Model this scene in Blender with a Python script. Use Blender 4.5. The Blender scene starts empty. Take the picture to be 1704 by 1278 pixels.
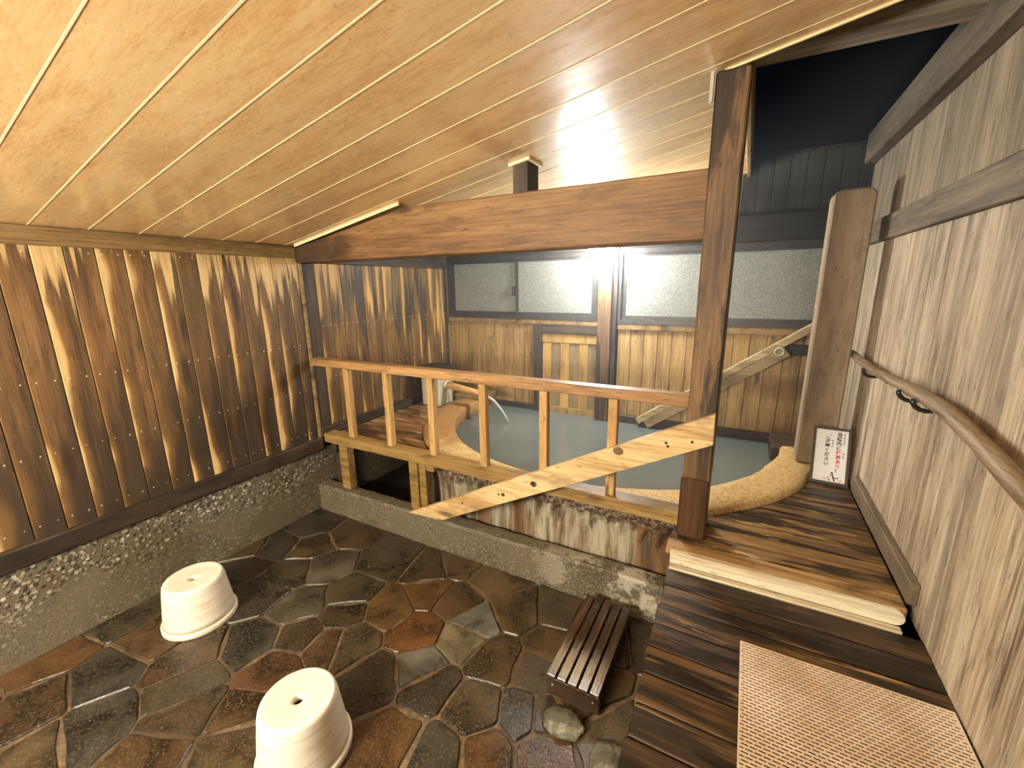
import bpy, bmesh, math, random
from mathutils import Vector, Matrix
random.seed(7)
# ---------------------------------------------------------------- units
# layout units: camera at the origin, raised bath deck at z = -1; one unit = 1.25 m; stone floor (z = -1.5) is world z = 0
S = 1.25
def W(p): return Vector((p[0] * S, p[1] * S, (p[2] + 1.5) * S))
SC = bpy.context.scene
COL = SC.collection
# ---------------------------------------------------------------- camera
YAW, PITCH, ROLL, FPX = -0.5008205, 0.2288052, 0.0134024, 706.956
cd = bpy.data.cameras.new('camera'); cam = bpy.data.objects.new('camera', cd); COL.objects.link(cam)
fw = Vector((math.sin(YAW) * math.cos(PITCH), math.cos(YAW) * math.cos(PITCH), -math.sin(PITCH)))
rt = Vector((math.cos(YAW), -math.sin(YAW), 0)); dn = fw.cross(rt)
r2 = math.cos(ROLL) * rt + math.sin(ROLL) * dn; d2 = -math.sin(ROLL) * rt + math.cos(ROLL) * dn
m = Matrix((r2, -d2, -fw)).transposed().to_4x4(); m.translation = W((0, 0, 0))
cam.matrix_world = m
cd.sensor_fit = 'HORIZONTAL'; cd.sensor_width = 36; cd.lens = FPX / 1704 * 36; cd.clip_start = 0.02
SC.camera = cam
# ---------------------------------------------------------------- world, exposure
w = bpy.data.worlds.new('night_sky'); SC.world = w; w.use_nodes = True
w.node_tree.nodes['Background'].inputs[0].default_value = (0.30, 0.36, 0.5, 1)
w.node_tree.nodes['Background'].inputs[1].default_value = 0.006
SC.view_settings.view_transform = 'Standard'; SC.view_settings.look = 'None'
SC.view_settings.gamma = 1; SC.view_settings.use_curve_mapping = False
SC.view_settings.exposure = 0.04
BACK_LAMP, NEAR_LAMP = 320.0, 425.0      # radiance of the two lamp globes (built below)
# ---------------------------------------------------------------- colour and node helpers
def lin(c):
    f = lambda v: v / 12.92 if v <= 0.04045 else ((v + 0.055) / 1.055) ** 2.4
    return (f(c[0] / 255), f(c[1] / 255), f(c[2] / 255), 1)
class NT:
    def __init__(s, name):
        s.m = bpy.data.materials.new(name); s.m.use_nodes = True
        s.t = s.m.node_tree; s.b = s.t.nodes['Principled BSDF']
    def n(s, typ, **kw):
        nd = s.t.nodes.new(typ)
        for k, v in kw.items(): setattr(nd, k, v)
        return nd
    def put(s, sock, v):
        if isinstance(v, bpy.types.NodeSocket): s.t.links.new(v, sock)
        elif v is not None:
            if isinstance(v, tuple) and len(v) == 3 and sock.type == 'RGBA': v = (*v, 1)
            sock.default_value = v
    def math(s, op, a, b=None, c=None, clamp=False):
        nd = s.n('ShaderNodeMath', operation=op, use_clamp=clamp)
        for i, v in enumerate((a, b, c)):
            if v is not None: s.put(nd.inputs[i], v)
        return nd.outputs[0]
    def obj(s): return s.n('ShaderNodeTexCoord').outputs['Object']
    def gen(s): return s.n('ShaderNodeTexCoord').outputs['Generated']
    def info(s): return s.n('ShaderNodeObjectInfo')
    def sep(s, v):
        nd = s.n('ShaderNodeSeparateXYZ'); s.put(nd.inputs[0], v); return nd.outputs
    def comb(s, x, y, z):
        nd = s.n('ShaderNodeCombineXYZ')
        for i, v in enumerate((x, y, z)): s.put(nd.inputs[i], v)
        return nd.outputs[0]
    def vmath(s, op, a, b):
        nd = s.n('ShaderNodeVectorMath', operation=op); s.put(nd.inputs[0], a); s.put(nd.inputs[1], b); return nd.outputs[0]
    def noise(s, vec, scale=1.0, detail=4.0, rough=0.55, dist=0.0):
        nd = s.n('ShaderNodeTexNoise'); s.put(nd.inputs['Vector'], vec)
        nd.inputs['Scale'].default_value = scale; nd.inputs['Detail'].default_value = detail
        nd.inputs['Roughness'].default_value = rough; nd.inputs['Distortion'].default_value = dist
        return nd.outputs[0]
    def voro(s, vec, scale, feature='F1', out='Distance'):
        nd = s.n('ShaderNodeTexVoronoi', feature=feature); s.put(nd.inputs['Vector'], vec)
        nd.inputs['Scale'].default_value = scale; return nd.outputs[out]
    def step(s, v, a, b):            # smooth 0..1 between a and b
        nd = s.n('ShaderNodeMapRange', interpolation_type='SMOOTHSTEP')
        s.put(nd.inputs[0], v); s.put(nd.inputs[1], a); s.put(nd.inputs[2], b); return nd.outputs[0]
    def ramp(s, v, stops):
        nd = s.n('ShaderNodeValToRGB'); s.put(nd.inputs[0], v); e = nd.color_ramp.elements
        while len(e) < len(stops): e.new(0.5)
        for i, (p, c) in enumerate(stops): e[i].position = p; e[i].color = lin(c)
        return nd.outputs[0]
    def mix(s, f, a, b, mode='MIX'):
        nd = s.n('ShaderNodeMix', data_type='RGBA', blend_type=mode)
        s.put(nd.inputs[0], f)
        for i, v in ((6, a), (7, b)):
            s.put(nd.inputs[i], lin(v) if isinstance(v, tuple) and len(v) == 3 else v)
        return nd.outputs[2]
    def val(s, c, v):
        nd = s.n('ShaderNodeHueSaturation'); s.put(nd.inputs['Color'], c); s.put(nd.inputs['Value'], v); return nd.outputs[0]
    def bump(s, h, strength=0.3, dist=0.01):
        nd = s.n('ShaderNodeBump'); s.put(nd.inputs['Height'], h)
        nd.inputs['Strength'].default_value = strength; nd.inputs['Distance'].default_value = dist
        s.t.links.new(nd.outputs[0], s.b.inputs['Normal'])
    def fin(s, col=None, rough=None, spec=None):
        s.put(s.b.inputs['Base Color'], lin(col) if isinstance(col, tuple) and len(col) == 3 else col)
        if rough is not None: s.put(s.b.inputs['Roughness'], rough)
        if spec is not None: s.put(s.b.inputs['Specular IOR Level'], spec)
        return s.m
def ds(c, k=0.17):      # weathered: pull a colour towards its own grey
    y = 0.3 * c[0] + 0.59 * c[1] + 0.11 * c[2]
    q = [v + (y - v) * k for v in c]
    return (min(255, int(q[0] * 0.985)), min(255, int(q[1] * 1.0)), int(q[2] * 0.95))
def grainvec(t, axis, along, across, k=1.0):
    r = t.info().outputs['Random']
    off = t.comb(t.math('MULTIPLY', r, 37 * k), t.math('MULTIPLY', r, 91 * k), t.math('MULTIPLY', r, 53 * k))
    sc = {'X': (along, across, across), 'Y': (across, along, across), 'Z': (across, across, along)}[axis]
    return t.vmath('ADD', t.vmath('MULTIPLY', t.obj(), sc), off)
def grain(t, axis, cols, contrast=1.0):
    """base wood colour from long streaks + fine lines; returns colour, height"""
    a = t.noise(grainvec(t, axis, 0.9, 11), 1, 5, 0.6, 0.4)
    b = t.noise(grainvec(t, axis, 2.2, 75), 1, 3, 0.6, 0.3)
    v = t.math('ADD', t.math('MULTIPLY', a, 0.62), t.math('MULTIPLY', b, 0.38))
    f = t.noise(grainvec(t, axis, 5.0, 190, 0.7), 1, 2, 0.6)
    v = t.math('ADD', v, t.math('MULTIPLY', t.math('SUBTRACT', f, 0.5), 0.36))
    cols = [ds(q) for q in cols]
    k = len(cols); lo, hi = 0.5 - 0.17 / contrast, 0.5 + 0.17 / contrast
    c = t.ramp(v, [(lo + (hi - lo) * i / (k - 1), cols[i]) for i in range(k)])
    return c, v
def knots(t, axis, c, scale=1.0, size=0.10, col=(62, 40, 26)):
    vec = grainvec(t, axis, 1.5 * scale, 6 * scale, 1.7)
    d = t.math('ADD', t.voro(vec, 1.0), t.math('MULTIPLY', t.math('SUBTRACT', t.noise(vec, 3), 0.5), 0.12))
    f = t.math('SUBTRACT', 1.0, t.step(d, size * 0.35, size * 1.5))
    return t.mix(t.math('MULTIPLY', f, 0.8), c, col)
def wood(name, cols, axis='Z', stain=None, st=(0.5, 0.66), stsc=(0.9, 4), rough=0.6, knot=0.1, bump=0.35, contrast=1.0, vary=0.2, ksc=1.0, spec=0.35, stain2=None, st2=(0.55, 0.7), wet=0.0, dirt=0.4, enddark=0.0):
    t = NT(name)
    c, v = grain(t, axis, cols, contrast)
    if knot: c = knots(t, axis, c, ksc, knot)
    f = None
    if stain:
        n = t.noise(grainvec(t, axis, stsc[0], stsc[1], 2.3), 1, 5, 0.62, 0.6)
        f = t.step(n, *st); c = t.mix(t.math('MULTIPLY', f, 0.88), c, ds(stain))
    if stain2:
        n = t.noise(grainvec(t, axis, stsc[0] * 1.3, stsc[1] * 1.6, 3.1), 1, 5, 0.65, 0.5)
        c = t.mix(t.math('MULTIPLY', t.step(n, *st2), 0.85), c, ds(stain2))
    if enddark:
        en = t.noise(t.obj(), 3.5, 4, 0.6)
        ef = t.step(t.math('ADD', t.sep(t.gen())[0], t.math('MULTIPLY', t.math('SUBTRACT', en, 0.5), 0.45)), enddark + 0.05, enddark - 0.1)
        c = t.mix(t.math('MULTIPLY', ef, 0.8), c, (44, 34, 27))
    if dirt:
        dn_ = t.noise(grainvec(t, axis, 3.0, 9, 4.1), 1, 6, 0.72, 0.4)
        c = t.mix(t.math('MULTIPLY', t.step(dn_, 0.52, 0.68), dirt), c, (52, 42, 32))
        sp_ = t.noise(grainvec(t, axis, 12.0, 60, 5.3), 1, 3, 0.6)
        c = t.mix(t.math('MULTIPLY', t.step(sp_, 0.60, 0.70), dirt * 1.2), c, (46, 36, 28))
    r = t.info().outputs['Random']
    c = t.val(c, t.math('ADD', 1 - vary / 2, t.math('MULTIPLY', r, vary)))
    t.bump(v, bump, 0.006)
    ro = t.math('ADD', rough - 0.12, t.math('MULTIPLY', v, 0.24))
    if wet and f is not None: ro = t.math('SUBTRACT', ro, t.math('MULTIPLY', f, wet))
    return t.fin(c, ro, spec)
def stained_wall(name, light, browns, dark, olive, top=0.74, topk=0.5, edge=0.10, botk=0.9, topdark=None):
    """cedar boards with water stains: pale along one edge and at the top, red-brown to grey below"""
    t = NT(name)
    g = t.sep(t.gen()); u, v = g[1], g[2]
    r = t.info().outputs['Random']
    R = lambda k: t.math('MULTIPLY', r, k)
    c, gv = grain(t, 'Z', browns, 1.0)
    n3 = t.noise(t.comb(t.math('ADD', u, R(61)), t.math('MULTIPLY', v, 2.0), R(23)), 1.6, 4, 0.6)
    c = t.mix(t.math('MULTIPLY', t.step(n3, 0.45, 0.68), 0.75), c, olive)
    n4 = t.noise(t.comb(t.math('ADD', t.math('MULTIPLY', u, 1.5), R(31)), t.math('MULTIPLY', v, 1.6), R(77)), 1.3, 4, 0.6)
    lowf = t.step(t.math('ADD', v, t.math('MULTIPLY', t.math('SUBTRACT', n4, 0.5), 1.5)), 0.72, 0.12)
    c = t.mix(t.math('MULTIPLY', lowf, botk), c, dark)
    c = knots(t, 'Z', c, 1.1, 0.17, (50, 35, 24))
    n1 = t.noise(t.comb(t.math('ADD', t.math('MULTIPLY', u, 0.35), R(143)), t.math('ADD', t.math('MULTIPLY', v, 2.0), R(57)), R(119)), 1.15, 2.5, 0.45)
    thr = t.math('MULTIPLY', t.math('SUBTRACT', n1, 0.52), 2.0)
    l1 = t.step(t.math('SUBTRACT', t.math('ADD', thr, edge), t.math('ADD', u, t.math('MULTIPLY', t.math('SUBTRACT', gv, 0.5), 0.5))), -0.06, 0.15)
    n2 = t.noise(t.comb(t.math('ADD', t.math('MULTIPLY', u, 2.2), R(13)), R(7), t.math('MULTIPLY', v, 0.6)), 1.3, 3, 0.5)
    tt = t.math('ADD', t.math('ADD', top, t.math('MULTIPLY', t.math('SUBTRACT', t.math('FRACT', R(7.3)), 0.5), 0.25)), t.math('MULTIPLY', t.math('SUBTRACT', n2, 0.5), topk * 1.6))
    l2 = t.step(t.math('SUBTRACT', v, tt), -0.03, 0.05)
    lw = t.step(t.math('SUBTRACT', t.math('ADD', thr, edge), u), -0.42, 0.10)
    c = t.mix(t.math('MULTIPLY', lw, 0.45), c, (158, 116, 58))
    n6 = t.noise(t.comb(t.math('ADD', t.math('MULTIPLY', u, 3.0), R(97)), R(41), t.math('MULTIPLY', v, 9.0)), 1.5, 5, 0.7)
    c = t.mix(t.math('MULTIPLY', t.step(n6, 0.50, 0.68), 0.5), c, (50, 38, 26))
    l = t.math('MAXIMUM', l1, l2)
    if topdark:
        n5 = t.noise(t.comb(t.math('ADD', u, R(83)), R(29), t.math('MULTIPLY', v, 0.8)), 1.2, 3, 0.5)
        td = t.math('MULTIPLY', t.step(t.math('ADD', v, t.math('MULTIPLY', t.math('SUBTRACT', n5, 0.5), 1.2)), 0.62, 0.72), t.step(n5, 0.40, 0.52))
        l = t.math('MULTIPLY', l, t.math('SUBTRACT', 1.0, t.math('MULTIPLY', td, 0.8)))
        c = t.mix(t.math('MULTIPLY', td, 0.9), c, topdark)
    lc = t.mix(t.step(gv, 0.40, 0.62), (light[0] - 30, light[1] - 34, light[2] - 32), light)
    c = t.mix(t.math('MULTIPLY', l, 0.84), c, lc)
    c = t.val(c, t.math('ADD', 0.86, R(0.28)))
    t.bump(gv, 0.3, 0.005)
    return t.fin(c, 0.55, 0.35)
# ---------------------------------------------------------------- materials
M = {}
M['wall_cedar'] = stained_wall('stained_cedar', (226, 194, 136), [(66, 43, 26), (110, 74, 43), (140, 98, 58)], (50, 41, 33), (92, 78, 46), top=0.94, edge=0.01)
M['wall_cedar_far'] = stained_wall('stained_cedar_far', (220, 178, 112), [(84, 54, 30), (128, 88, 46), (156, 114, 62)], (72, 54, 38), (120, 92, 48), top=0.80, topk=0.7, edge=0.06, botk=0.75, topdark=(66, 56, 46))
M['back_board'] = wood('back_board_wood', [(114, 82, 42), (160, 122, 68), (190, 152, 94)], 'Z', (84, 62, 38), (0.56, 0.74), (1.2, 5), 0.6, 0.12, contrast=0.9)
M['grey_board'] = wood('weathered_grey_board', [(102, 80, 64), (172, 148, 126), (206, 186, 166)], 'Z', (132, 116, 104), (0.50, 0.72), (0.5, 5), 0.72, 0.07, contrast=1.15, vary=0.14, dirt=0.45, stain2=(212, 200, 188), st2=(0.56, 0.74))
M['tower_board'] = wood('upper_weathered_board', [(94, 78, 64), (138, 118, 98), (164, 142, 120)], 'Z', (88, 77, 68), (0.5, 0.7), (0.5, 5), 0.75, 0.05, contrast=1.0)
M['beam_red'] = wood('beam_cedar', [(70, 42, 20), (138, 94, 54), (174, 126, 78)], 'X', (66, 42, 28), (0.56, 0.74), (1.1, 4), 0.55, 0.12, contrast=0.9, bump=0.5, enddark=0.2)
M['post_wood'] = wood('post_cedar', [(62, 41, 25), (104, 72, 45), (138, 100, 65)], 'Z', (40, 27, 20), (0.52, 0.60), (1.2, 7), 0.55, 0.1)
M['post_dark'] = wood('post_dark_wet', [(44, 26, 14), (74, 44, 24), (98, 62, 34)], 'Z', (34, 22, 14), (0.5, 0.64), (1, 5), 0.45, 0.08)
M['dark_beam_y'] = wood('blackened_beam_along_wall', [(40, 30, 24), (62, 48, 38), (88, 68, 52)], 'Y', (30, 24, 22), (0.5, 0.66), (1.2, 5), 0.55, 0.08)
M['dark_beam_x'] = wood('blackened_beam_across', [(40, 30, 24), (66, 50, 38), (92, 70, 52)], 'X', (30, 24, 22), (0.5, 0.66), (1.2, 5), 0.55, 0.08)
M['dark_post_z'] = wood('blackened_post', [(40, 30, 24), (66, 50, 40), (96, 76, 60)], 'Z', (34, 28, 26), (0.5, 0.66), (1.2, 5), 0.6, 0.06)
M['trim_y'] = wood('top_trim_wood', [(96, 68, 38), (144, 108, 64), (176, 138, 86)], 'Y', (70, 50, 34), (0.56, 0.72), (1, 4), 0.6, 0.08)
M['rail_x'] = wood('railing_wood', [(112, 74, 38), (164, 116, 68), (196, 150, 96)], 'X', (116, 72, 40), (0.56, 0.74), (1.0, 5), 0.5, 0.1, wet=0.2)
M['rail_low'] = wood('railing_low_wood', [(96, 68, 30), (150, 112, 56), (178, 140, 80)], 'X', (92, 70, 36), (0.52, 0.7), (1.0, 5), 0.5, 0.1, wet=0.15)
M['rail_z'] = wood('baluster_wood', [(146, 98, 50), (190, 142, 84), (214, 170, 112)], 'Z', (130, 86, 46), (0.6, 0.76), (1.4, 8), 0.5, 0.08)
M['brace'] = wood('brace_pine', [(160, 114, 66), (210, 170, 114), (232, 198, 148)], 'X', (168, 124, 76), (0.55, 0.72), (1.2, 6), 0.5, 0.12, ksc=0.9, vary=0.05)
M['deck'] = wood('deck_wet_planks', [(36, 23, 12), (70, 46, 24), (122, 84, 44)], 'X', (22, 16, 12), (0.43, 0.56), (1.5, 14), 0.5, 0.08, stain2=(188, 138, 78), st2=(0.60, 0.72), wet=0.12, vary=0.4, bump=0.5)
M['deck_back'] = wood('deck_back_planks', [(74, 48, 22), (126, 88, 46), (172, 128, 74)], 'X', (20, 15, 11), (0.46, 0.53), (1.9, 13), 0.5, 0.06, stain2=(210, 172, 116), st2=(0.59, 0.68), wet=0.12, vary=0.4, bump=0.5)
M['deck_left'] = wood('deck_left_planks', [(96, 58, 26), (132, 84, 42), (160, 112, 64)], 'X', (70, 38, 20), (0.5, 0.62), (1.6, 7), 0.45, 0.05, stain2=(204, 178, 136), st2=(0.54, 0.66), wet=0.12, vary=0.3)
M['step_wood'] = wood('worn_step_wood', [(186, 154, 120), (222, 202, 174), (238, 224, 204)], 'X', (186, 158, 126), (0.56, 0.74), (1.0, 5), 0.5, 0.03, vary=0.05)
M['step_top'] = wood('step_top_wood', [(110, 74, 38), (168, 122, 70), (200, 154, 98)], 'X', (70, 46, 26), (0.52, 0.66), (1.2, 7), 0.5, 0.05, vary=0.2)
M['pillar'] = wood('grey_brown_pillar', [(122, 100, 80), (166, 140, 116), (184, 158, 132)], 'Z', (112, 94, 78), (0.5, 0.72), (0.7, 3), 0.7, 0.03, contrast=0.8)
M['handrail'] = wood('debarked_handrail', [(92, 72, 52), (148, 120, 92), (184, 158, 126)], 'Y', (102, 80, 58), (0.5, 0.7), (2.4, 8), 0.5, 0.1, ksc=2)
M['box_wood'] = wood('wet_stool_wood', [(40, 24, 14), (72, 46, 26), (100, 68, 42)], 'Y', (34, 22, 14), (0.5, 0.64), (1.2, 6), 0.24, 0.05, bump=0.25, spec=0.7)
M['box_end'] = wood('wet_stool_end', [(32, 22, 14), (52, 36, 22), (72, 50, 32)], 'X', (26, 18, 12), (0.5, 0.64), (1.2, 6), 0.45, 0.05)
M['bamboo'] = wood('spout_pipe_wood', [(132, 88, 40), (190, 140, 74), (214, 172, 108)], 'X', (110, 70, 34), (0.54, 0.66), (2, 8), 0.45, 0.0)
M['pale_box'] = wood('bleached_wood', [(150, 138, 118), (196, 184, 162), (220, 210, 190)], 'Z', (120, 104, 84), (0.58, 0.7), (1.2, 6), 0.6, 0.05)
M['grey_brace'] = wood('weathered_brace', [(112, 90, 64), (168, 142, 106), (196, 170, 132)], 'X', (110, 88, 64), (0.5, 0.68), (1, 6), 0.65, 0.04, ksc=3)
M['door_orange'] = wood('door_plank_orange', [(146, 104, 46), (186, 142, 72), (204, 162, 92)], 'Z', None, rough=0.6, knot=0.0, contrast=0.7, vary=0.3)
M['door_grey'] = wood('door_plank_grey', [(104, 82, 54), (136, 108, 72), (154, 124, 84)], 'Z', None, rough=0.6, knot=0.0, contrast=0.7, vary=0.3)
M['grey_x'] = wood('grey_roof_beam_across', [(84, 70, 58), (122, 104, 88), (148, 128, 108)], 'X', (76, 64, 54), (0.5, 0.7), (0.8, 4), 0.7, 0.05)
M['grey_y'] = wood('grey_roof_beam_along', [(70, 57, 46), (104, 87, 71), (130, 110, 91)], 'Y', (64, 53, 44), (0.5, 0.7), (0.8, 4), 0.7, 0.05)
M['shade_dark'] = wood('shade_darkened_board', [(38, 35, 33), (60, 56, 52), (78, 72, 66)], 'Z', (40, 38, 37), (0.5, 0.7), (0.6, 5), 0.8, 0.04)  # dark colour paints in the shade on the unlit upper back boards
M['shade_dark_x'] = wood('shade_darkened_beam', [(34, 31, 29), (52, 48, 45), (68, 62, 57)], 'X', (34, 32, 31), (0.5, 0.7), (0.6, 5), 0.8, 0.04)  # head beam colour carries the same painted-in shade
# ceiling board: printed warm panels with a gloss
t = NT('ceiling_panel')
c, gv = grain(t, 'X', [(228, 162, 96), (250, 198, 136), (255, 214, 160)], 0.9)
n = t.noise(grainvec(t, 'X', 1.2, 3.2, 2.0), 1, 6, 0.7, 0.3)
c = t.mix(t.math('MULTIPLY', t.step(n, 0.52, 0.70), 0.55), c, (196, 150, 96))
fd = t.noise(t.obj(), 55, 3, 0.7)
c = t.mix(t.math('MULTIPLY', t.math('MULTIPLY', t.step(fd, 0.56, 0.70), t.step(n, 0.47, 0.60)), 0.6), c, (172, 126, 80))
c = t.val(c, t.math('ADD', 0.95, t.math('MULTIPLY', t.info().outputs['Random'], 0.1)))
t.bump(t.noise(grainvec(t, 'X', 2.0, 22, 1.3), 1, 4, 0.6), 0.06, 0.01)
t.b.inputs['Coat Weight'].default_value = 0.8; t.b.inputs['Coat Roughness'].default_value = 0.20
M['ceiling'] = t.fin(c, t.math('ADD', 0.22, t.math('MULTIPLY', t.step(n, 0.35, 0.65), 0.14)), 0.5)
t = NT('cream_strip'); M['cream'] = t.fin((250, 226, 172), 0.5)
# exposed-aggregate concrete
def aggregate(name, base, peb, mscale=70.0, mossy=0.4, top=False, chalky=False):
    t = NT(name); o = t.obj()
    vd = t.voro(o, mscale); vc = t.voro(o, mscale, out='Color')
    big = t.noise(o, 2.2, 5, 0.65, 0.4)
    fine = t.noise(o, 150, 3, 0.6)
    b = t.mix(t.step(fine, 0.35, 0.65), (base[0] - 34, base[1] - 34, base[2] - 32), base)
    pc = t.ramp(t.sep(vc)[0], [(0.0, (50, 45, 39)), (0.35, (base[0] - 30, base[1] - 30, base[2] - 26)), (0.7, peb), (0.9, peb), (1.0, (196, 188, 170))])
    msk = t.math('MULTIPLY', t.math('SUBTRACT', 1.0, t.step(vd, 0.28, 0.55)), t.step(big, 0.36, 0.58))
    if top:
        gz = t.sep(t.gen())[2]
        tz = t.step(t.math('ADD', gz, t.math('MULTIPLY', t.math('SUBTRACT', big, 0.5), 1.2)), 0.50, 0.72)
        msk = t.math('MAXIMUM', t.math('MULTIPLY', msk, 0.5), t.math('MULTIPLY', tz, t.math('SUBTRACT', 1.0, t.step(vd, 0.34, 0.6))))
    c = t.mix(msk, b, pc)
    c = t.mix(t.math('MULTIPLY', t.step(t.noise(o, 1.1, 5, 0.6), 0.48, 0.66), mossy), c, (74, 62, 34))
    if chalky: c = chalk(t, o, c)
    pits = t.math('SUBTRACT', 1.0, t.step(t.voro(o, 33), 0.06, 0.16))
    c = t.mix(t.math('MULTIPLY', pits, 0.6), c, (40, 32, 26))
    h = t.math('ADD', t.math('MULTIPLY', msk, 0.8), t.math('MULTIPLY', fine, 0.4))
    t.bump(t.math('SUBTRACT', h, pits), 0.7, 0.006)
    return t.fin(c, 0.55, 0.4)
M['concrete'] = aggregate('washed_gravel_concrete', (116, 106, 88), (156, 146, 126), 48, 0.45, True)
def chalk(t, o, c): return t.mix(t.math('MULTIPLY', t.math('MULTIPLY', t.step(t.noise(o, 3.2, 5, 0.7), 0.52, 0.60), t.step(t.sep(t.gen())[0], 0.55, 0.8)), 0.7), c, (206, 196, 172))
M['curb'] = aggregate('curb_concrete', (116, 106, 87), (150, 140, 116), 95, 0.5, chalky=True)
# floor stones: own hue per stone through the object colour
t = NT('paving_stone'); o = t.obj(); inf = t.info()
n1 = t.noise(t.vmath('ADD', o, t.comb(t.math('MULTIPLY', inf.outputs['Random'], 40), 0.0, 0.0)), 4.0, 6, 0.65, 0.5)
n2 = t.noise(o, 90, 3, 0.7)
c = t.mix(t.step(n1, 0.38, 0.66), t.val(inf.outputs['Color'], 0.34), t.val(inf.outputs['Color'], 1.2))
c = t.mix(t.math('MULTIPLY', t.step(t.noise(t.vmath('ADD', o, (3.1, 7.7, 1.0)), 2.6, 4, 0.6), 0.55, 0.70), 0.55), c, (66, 46, 24))
c = t.mix(t.math('MULTIPLY', t.step(n2, 0.50, 0.66), 0.5), c, (112, 96, 68))
t.bump(t.math('ADD', t.math('MULTIPLY', n2, 0.5), t.math('MULTIPLY', n1, 1.2)), 0.5, 0.008)
M['stone'] = t.fin(c, t.math('ADD', 0.14, t.math('MULTIPLY', n1, 0.32)), 0.5)
t = NT('mortar'); o = t.obj()
c = t.ramp(t.noise(o, 30, 5, 0.7), [(0.3, (66, 54, 41)), (0.55, (108, 90, 68)), (0.75, (140, 118, 92))])
c = t.mix(t.math('MULTIPLY', t.step(t.noise(o, 2.0, 4, 0.6), 0.42, 0.62), 0.75), c, (58, 46, 32))
t.bump(t.noise(o, 60, 4, 0.7), 0.5, 0.006); M['mortar'] = t.fin(c, 0.45, 0.4)
t = NT('dark_earth'); o = t.obj()
M['earth'] = t.fin(t.ramp(t.noise(o, 20, 5, 0.7), [(0.3, (20, 16, 12)), (0.7, (46, 38, 28))]), 0.8, 0.2)
# bath
t = NT('bath_rim_stone'); o = t.obj(); sx = t.sep(o)
n1 = t.noise(o, 5, 6, 0.7); n2 = t.noise(o, 70, 4, 0.7)
c = t.ramp(n2, [(0.30, (140, 108, 62)), (0.5, (204, 172, 114)), (0.7, (228, 204, 152))])
rust = t.step(t.math('ADD', t.math('MULTIPLY', sx[0], -1.1), t.math('MULTIPLY', t.math('SUBTRACT', n1, 0.5), 1.6)), 0.75, 1.25)
c = t.mix(t.math('MULTIPLY', rust, 0.8), c, (142, 98, 52))
pit = t.math('SUBTRACT', 1.0, t.step(t.voro(t.vmath('MULTIPLY', o, (1.0, 2.4, 1.0)), 26), 0.05, 0.16))
pit = t.math('MULTIPLY', pit, t.step(n1, 0.42, 0.60))
c = t.mix(t.math('MULTIPLY', pit, 0.75), c, (82, 54, 26))
c = t.mix(t.math('MULTIPLY', t.step(n1, 0.60, 0.74), 0.6), c, (128, 88, 42))
t.bump(t.math('SUBTRACT', t.math('MULTIPLY', n2, 0.6), pit), 0.6, 0.006)
M['rim'] = t.fin(c, 0.5, 0.4)
t = NT('rust_streaked_tub_wall'); o = t.obj(); so = t.sep(o)
st1 = t.noise(t.vmath('MULTIPLY', o, (9.0, 9.0, 0.9)), 1, 6, 0.65, 0.3)
st2 = t.noise(t.vmath('ADD', t.vmath('MULTIPLY', o, (3.2, 3.2, 0.4)), (4.2, 0.0, 1.0)), 1, 5, 0.6, 0.3)
c = t.ramp(st1, [(0.32, (58, 44, 30)), (0.43, (128, 112, 86)), (0.54, (200, 190, 162)), (0.66, (108, 94, 72))])
c = t.mix(t.math('MULTIPLY', t.step(st2, 0.50, 0.60), 0.85), c, t.ramp(st1, [(0.3, (36, 26, 18)), (0.5, (116, 76, 38)), (0.68, (160, 120, 70))]))
c = t.mix(t.math('MULTIPLY', t.step(t.noise(t.vmath('MULTIPLY', o, (4.5, 4.5, 0.5)), 1, 4, 0.6), 0.55, 0.66), 0.85), c, (66, 56, 48))
crk = t.noise(o, 16, 6, 0.75)
up = t.step(t.math('ADD', so[2], t.math('MULTIPLY', t.math('SUBTRACT', crk, 0.5), 0.36)), 0.15, 0.23)
c = t.mix(up, c, t.ramp(t.noise(o, 34, 5, 0.75), [(0.34, (34, 24, 18)), (0.48, (92, 66, 40)), (0.58, (168, 146, 116)), (0.7, (220, 206, 180))]))
t.bump(t.math('ADD', st1, t.math('MULTIPLY', t.math('MULTIPLY', crk, up), 3.0)), 0.6, 0.012)
c = t.val(c, 0.72)
M['tub'] = t.fin(c, 0.55, 0.4)
t = NT('milky_spring_water'); o = t.obj()
t.bump(t.noise(o, 7, 3, 0.5, 0.4), 0.06, 0.02)
c = t.ramp(t.noise(o, 1.4, 3, 0.5), [(0.3, (86, 94, 93)), (0.7, (100, 108, 106))])
M['water'] = t.fin(c, 0.10, 0.5)
t = NT('running_water'); t.b.inputs['Transmission Weight'].default_value = 0.55; t.b.inputs['IOR'].default_value = 1.33
M['stream'] = t.fin((236, 240, 240), 0.12, 0.5)
# windows
t = NT('frosted_glass'); o = t.obj()
n2 = t.noise(o, 190, 2, 0.6)
c = t.mix(t.step(n2, 0.42, 0.62), (96, 98, 93), (140, 142, 136))
t.bump(n2, 0.5, 0.004); M['glass'] = t.fin(c, 0.30, 0.5)
t = NT('dark_bronze_aluminium'); o = t.obj()
M['frame'] = t.fin(t.ramp(t.noise(o, 60, 4, 0.7), [(0.4, (30, 27, 25)), (0.7, (70, 64, 58))]), 0.42, 0.5)
t = NT('black_metal'); M['black'] = t.fin((26, 24, 23), 0.4, 0.5)
t = NT('black_wood_lid'); M['lid'] = t.fin(t.ramp(t.noise(t.obj(), 14, 4, 0.6), [(0.3, (22, 20, 17)), (0.7, (58, 52, 44))]), 0.6, 0.4)
t = NT('steel_nail'); t.b.inputs['Metallic'].default_value = 0.6; M['nail'] = t.fin((225, 220, 208), 0.3, 0.6)
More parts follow.
